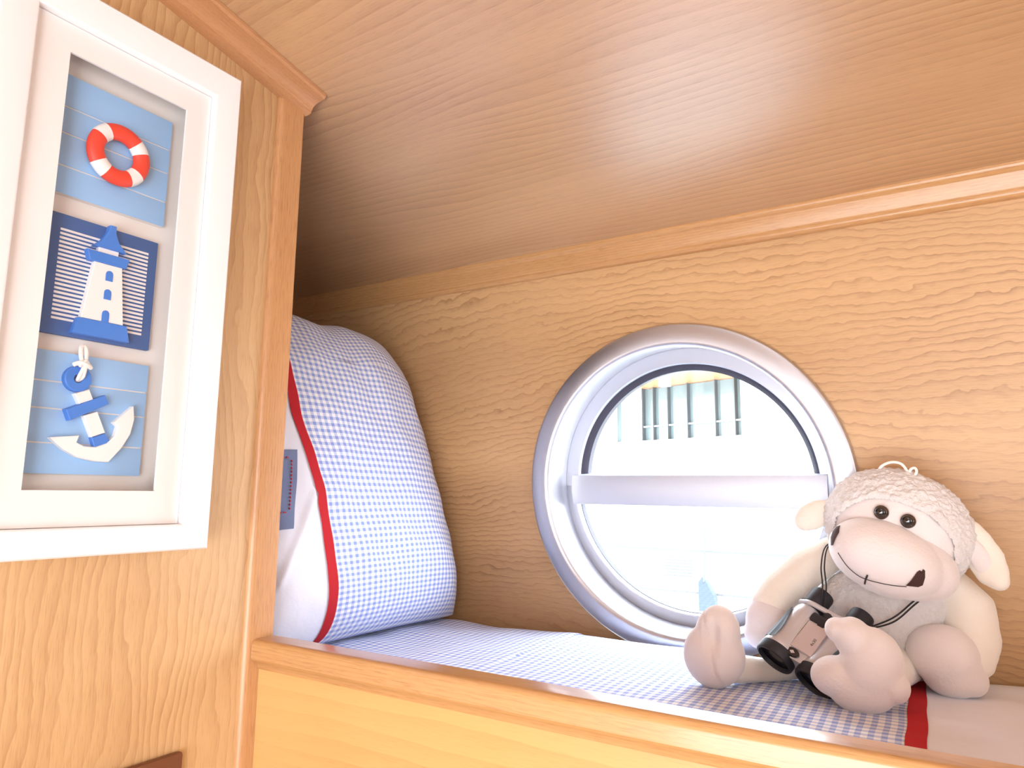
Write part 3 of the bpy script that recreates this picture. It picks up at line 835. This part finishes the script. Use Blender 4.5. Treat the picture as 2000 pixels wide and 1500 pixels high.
# ------------------------------------------------------------------ binoculars
bino = thing('binoculars', (-.165, .82, -.200), 'small silver and black binoculars hanging on the sheep, marked 4x30', 'binoculars')
oL, oR = Vector((-.1888, .8200, -.1790)), Vector((-.1450, .8170, -.1855))
eL, eR = Vector((-.1490, .8790, -.1150)), Vector((-.0985, .8760, -.1215))
BW = ((eL + eR) / 2 - (oL + oR) / 2).normalized()
BU = (oR - oL); BU = (BU - BW * BU.dot(BW)).normalized(); BV = BU.cross(BW).normalized()
if BV.y > 0: BV = -BV
BL = ((eL + eR) / 2 - (oL + oR) / 2).length
BO = (oL + oR) / 2
SEP = ((oR - oL).dot(BU) + (eR - eL).dot(BU)) / 4
def B(u, v, w): return BO + BU * u + BV * v + BW * w
def b_lathe(name, cu, prof, mat, parent, n=40, cv=0.0):
    V = []; F = []; k = len(prof)
    for i in range(n):
        a = 2 * PI * i / n
        for r, w in prof: V.append(B(cu + r * math.cos(a), cv + r * math.sin(a), w))
    for i in range(n):
        j = (i + 1) % n
        for q in range(k - 1): F.append((i * k + q, i * k + q + 1, j * k + q + 1, j * k + q))
    return mk(name, V, F, mat, parent)
def b_poly(name, poly, v0, v1, mat, parent, bev=.0006):
    """polygon in (u, w), raised along v"""
    n = len(poly); cu = sum(p[0] for p in poly) / n; cw = sum(p[1] for p in poly) / n
    V = [B(p[0], v0, p[1]) for p in poly] + [B(p[0], v1 - bev, p[1]) for p in poly] + [B(cu + (p[0] - cu) * .96, v1, cw + (p[1] - cw) * .97) for p in poly]
    F = []
    for r in range(2): F += [(r * n + i, r * n + (i + 1) % n, (r + 1) * n + (i + 1) % n, (r + 1) * n + i) for i in range(n)]
    F += [tuple(range(n)), tuple(range(2 * n, 3 * n))]
    return mk(name, V, F, mat, parent, sharp=30)
for side in (-1, 1):
    cu = side * SEP
    br = b_lathe('barrel', cu, [(.0195, .0105), (.0200, .0120), (.0197, .016), (.0180, .026), (.0172, .040), (.0168, .055), (.0150, .066), (.0120, .072)], 'silver', bino)
    b_lathe('objective_rim', cu, [(.0165, .004), (.0178, -.0005), (.0200, 0.0), (.0208, .0015), (.0208, .0110), (.0198, .0118)], 'rubber', br)
    b_lathe('lens', cu, [(.0001, .0075), (.010, .0065), (.0170, .0045)], 'lens', br)
    b_lathe('eyepiece', cu, [(.0118, .068), (.0124, .0700), (.0128, BL - .003), (.0120, BL), (.0080, BL), (.0075, BL - .004), (.0001, BL - .004)], 'rubber', br)
    # ribbed rubber grip on the outer flank
    V = []; F = []; n = 14; m = 8
    for i in range(n + 1):
        w = .016 + .044 * i / n
        r = .0192 - .0028 * i / n
        half = .62 * math.sin(PI * (.12 + .88 * (1 - i / n)) * .62) + .05
        for j in range(m + 1):
            a = (PI if side < 0 else 0) + side * -(-.62) + (half * (2 * j / m - 1))
            rr = r + .0011 + .0005 * math.cos(j * PI)
            V.append(B(cu + rr * math.cos(a), rr * math.sin(a), w))
    for i in range(n):
        for j in range(m):
            q = i * (m + 1) + j; F.append((q, q + 1, q + m + 2, q + m + 1))
    mk('grip', V, F, 'grip', br)
b_poly('bridge', [(-.0165, .007), (.0165, .007), (.0150, .058), (-.0150, .058)], -.006, .0130, 'silver', bino)
pl = b_poly('name_plate', [(-.0120, .0178), (.0120, .0178), (.0115, .0530), (-.0115, .0530)], .0128, .0162, 'plate', bino)
b_poly('plate_edge', [(-.0170, .0150), (-.0126, .0150), (-.0122, .0560), (-.0160, .0560)], .0100, .0150, 'silver', bino)
# hinge: black barrel lying across, silver arms to the eyepieces
V, F = tube_vf([B(-.013, .0085, .061), B(0, .0085, .061), B(.013, .0085, .061)], .0072, 16); mk('hinge', V, F, 'rubber', bino)
V, F = tube_vf([B(0, .008, .053), B(0, .008, .064), B(0, .008, .073)], .0062, 16); mk('focus_wheel', V, F, 'rubber', bino)
V, F = tube_vf(catmull([B(-SEP - .012, .006, .0735), B(-SEP, .0135, .0740), B(-.006, .0120, .0745), B(.006, .0120, .0745), B(SEP, .0135, .0740), B(SEP + .012, .006, .0735)], 6), .0028, 8)
mk('bridge_arm', V, F, 'silver', bino)
for s in (-1, 1):
    V = []; F = []; n = 28
    ring = [B(s * SEP + .0140 * math.cos(2 * PI * i / n), .0140 * math.sin(2 * PI * i / n), .0760) for i in range(n + 1)]
    v, f = tube_vf(ring, .0010, 6); mk('cord_ring', v, f, 'cord', bino)
# badge and marking
def disc_b(name, cu, cw, ru, rw, v0, v1, mat, parent, n=28):
    poly = [(cu + ru * math.cos(2 * PI * i / n), cw + rw * math.sin(2 * PI * i / n)) for i in range(n)]
    return b_poly(name, poly, v0, v1, mat, parent, .0004)
bd = disc_b('badge', -.0060, .0125, .0078, .0046, .0100, .0158, 'lens', bino)
b_poly('badge_mark', [(-.0090, .0125), (-.0060, .0146), (-.0030, .0125), (-.0060, .0104)], .0157, .0162, 'silver', bd, .0001)
def b_text(s, u, w, size):
    c = bpy.data.curves.new('t', 'FONT'); c.body = s; c.size = size; c.align_x = 'CENTER'; c.align_y = 'CENTER'; c.extrude = .0001
    o = bpy.data.objects.new('t', c); COL.objects.link(o)
    dg = bpy.context.evaluated_depsgraph_get(); me = bpy.data.meshes.new_from_object(o.evaluated_get(dg))
    bpy.data.objects.remove(o)
    for v in me.vertices: v.co = B(u + v.co.y * -1, .0164 + v.co.z, w + v.co.x)
    me.materials.clear(); me.materials.append(M['print']); me.name = 'marking'
    return link('marking', me, pl)
b_text('4x30', .0058, .0330, .0046)
# neck cord: two strands up each side of the sheep's chest
for k, off in enumerate((-.0020, .0022)):
    tube('neck_cord', [B(-SEP + .012 + off, .007, .0755), (-.1405 + off * .9, .871, -.1000), (-.1425 + off * .8, .880, -.078), (-.1405 + off * .6, .902, -.058), (-.128, .925, -.050)], .0008, 'cord', bino)
    tube('neck_cord', [B(SEP + .010, .009, .0755), (-.0760, .872, -.1290 + off), (-.0560, .878, -.1110 + off), (-.0400, .888, -.0960 + off), (-.030, .905, -.088)], .0009, 'cord', bino)

# ------------------------------------------------------------------ outside: water, bank, moored boat, building
tag(box('ground', -60, 40, 7.6, 60, -2.6, -2.0, 'ground'), 'pale paved canal bank', kind='structure')
tag(box('water_surface', -60, 40, 1.35, 7.55, -2.62, -2.45, 'water'), 'still canal water', 'water', kind='stuff')
bld = thing('building', (-7, 21, -2), 'white building with a glazed upper storey seen through the porthole', 'building')
BA = math.radians(-18); BE = Vector((math.cos(BA), math.sin(BA), 0)); BN = Vector((-math.sin(BA), math.cos(BA), 0)); BP = Vector((-8.5, 21.0, 0))
def bb(name, s0, s1, d0, d1, z0, z1, mat, parent=bld):
    v, f = box_vf(s0, s1, d0, d1, z0, z1)
    return mk(name, [BP + BE * p[0] + BN * p[1] + Vector((0, 0, p[2])) for p in v], f, mat, parent, smooth=False)
bb('lower_wall', -9, 12, 0, .4, -2.0, 1.60, 'outwall')
bb('column', -.70, -.02, -.1, .4, 1.60, 3.25, 'outwall')
bb('column', 3.62, 9.0, -.1, .4, 1.60, 3.25, 'outwall')
bb('column', -9, -1.18, -.1, .4, 1.60, 3.25, 'outwall')
ms = [0.0, .42, .98, 1.70, 2.66, 3.30, 3.60]
for a, b in zip(ms[:-1], ms[1:]): bb('pane', a + .02, b - .02, .22, .26, 1.62, 3.23, 'bglass')
bb('pane', -1.16, -.72, .22, .26, 1.62, 3.23, 'bglass')
for s in ms: bb('mullion', s - .017, s + .017, .08, .28, 1.60, 3.25, 'mullion')
bb('handrail', 0, 3.6, .12, .18, 2.02, 2.06, 'alu_frame')
sof = bb('soffit', -9, 12, -2.6, .4, 3.25, 3.32, 'soffit')
bb('roof_slab', -9, 12, -2.7, .4, 3.33, 3.9, 'outwall')
bb('ceiling_lamp', 1.52, 1.78, -1.0, -.75, 3.05, 3.25, 'lampw')
bb('inner_wall', -1.3, 3.7, 1.2, 1.3, 1.6, 3.25, 'greyline')

boat = thing('moored_boat', (-2, 6.2, -2.2), 'white moored boat outside the porthole with a louvred vent', 'boat')
box('hull', -9, 6, 5.9, 7.4, -2.4, -.46, 'hullwhite', boat, .03)
box('cabin', -7, 5, 6.2, 7.2, -.46, .22, 'hullwhite', boat, .03)
box('rubbing_strip', -9, 6, 5.875, 5.9, -.475, -.455, 'greyline', boat)
box('rubbing_strip', -9, 6, 5.875, 5.9, -.805, -.79, 'greyline', boat)
vt = box('vent', -2.20, -1.90, 5.865, 5.9, -.70, -.485, 'hullwhite', boat, .004)
for k in range(7):
    z = -.675 + k * .025
    box('louvre', -2.17, -1.93, 5.838, 5.868, z, z + .010, 'greyline', vt)
V, F = tube_vf([Vector((-1.83, 5.80, -.70)), Vector((-1.80, 5.8, .0)), Vector((-1.86, 5.8, .46))], .008, 8); mk('mast', V, F, 'greyline', boat)
prism('canvas_fender', [(-1.88, -.95), (-1.88, -.70), (-1.85, -.66), (-1.80, -.70), (-1.745, -.80), (-1.73, -.95)], 'Y', 5.86, 5.80, 'blindblue', boat, .01)
bpy.context.view_layer.update()
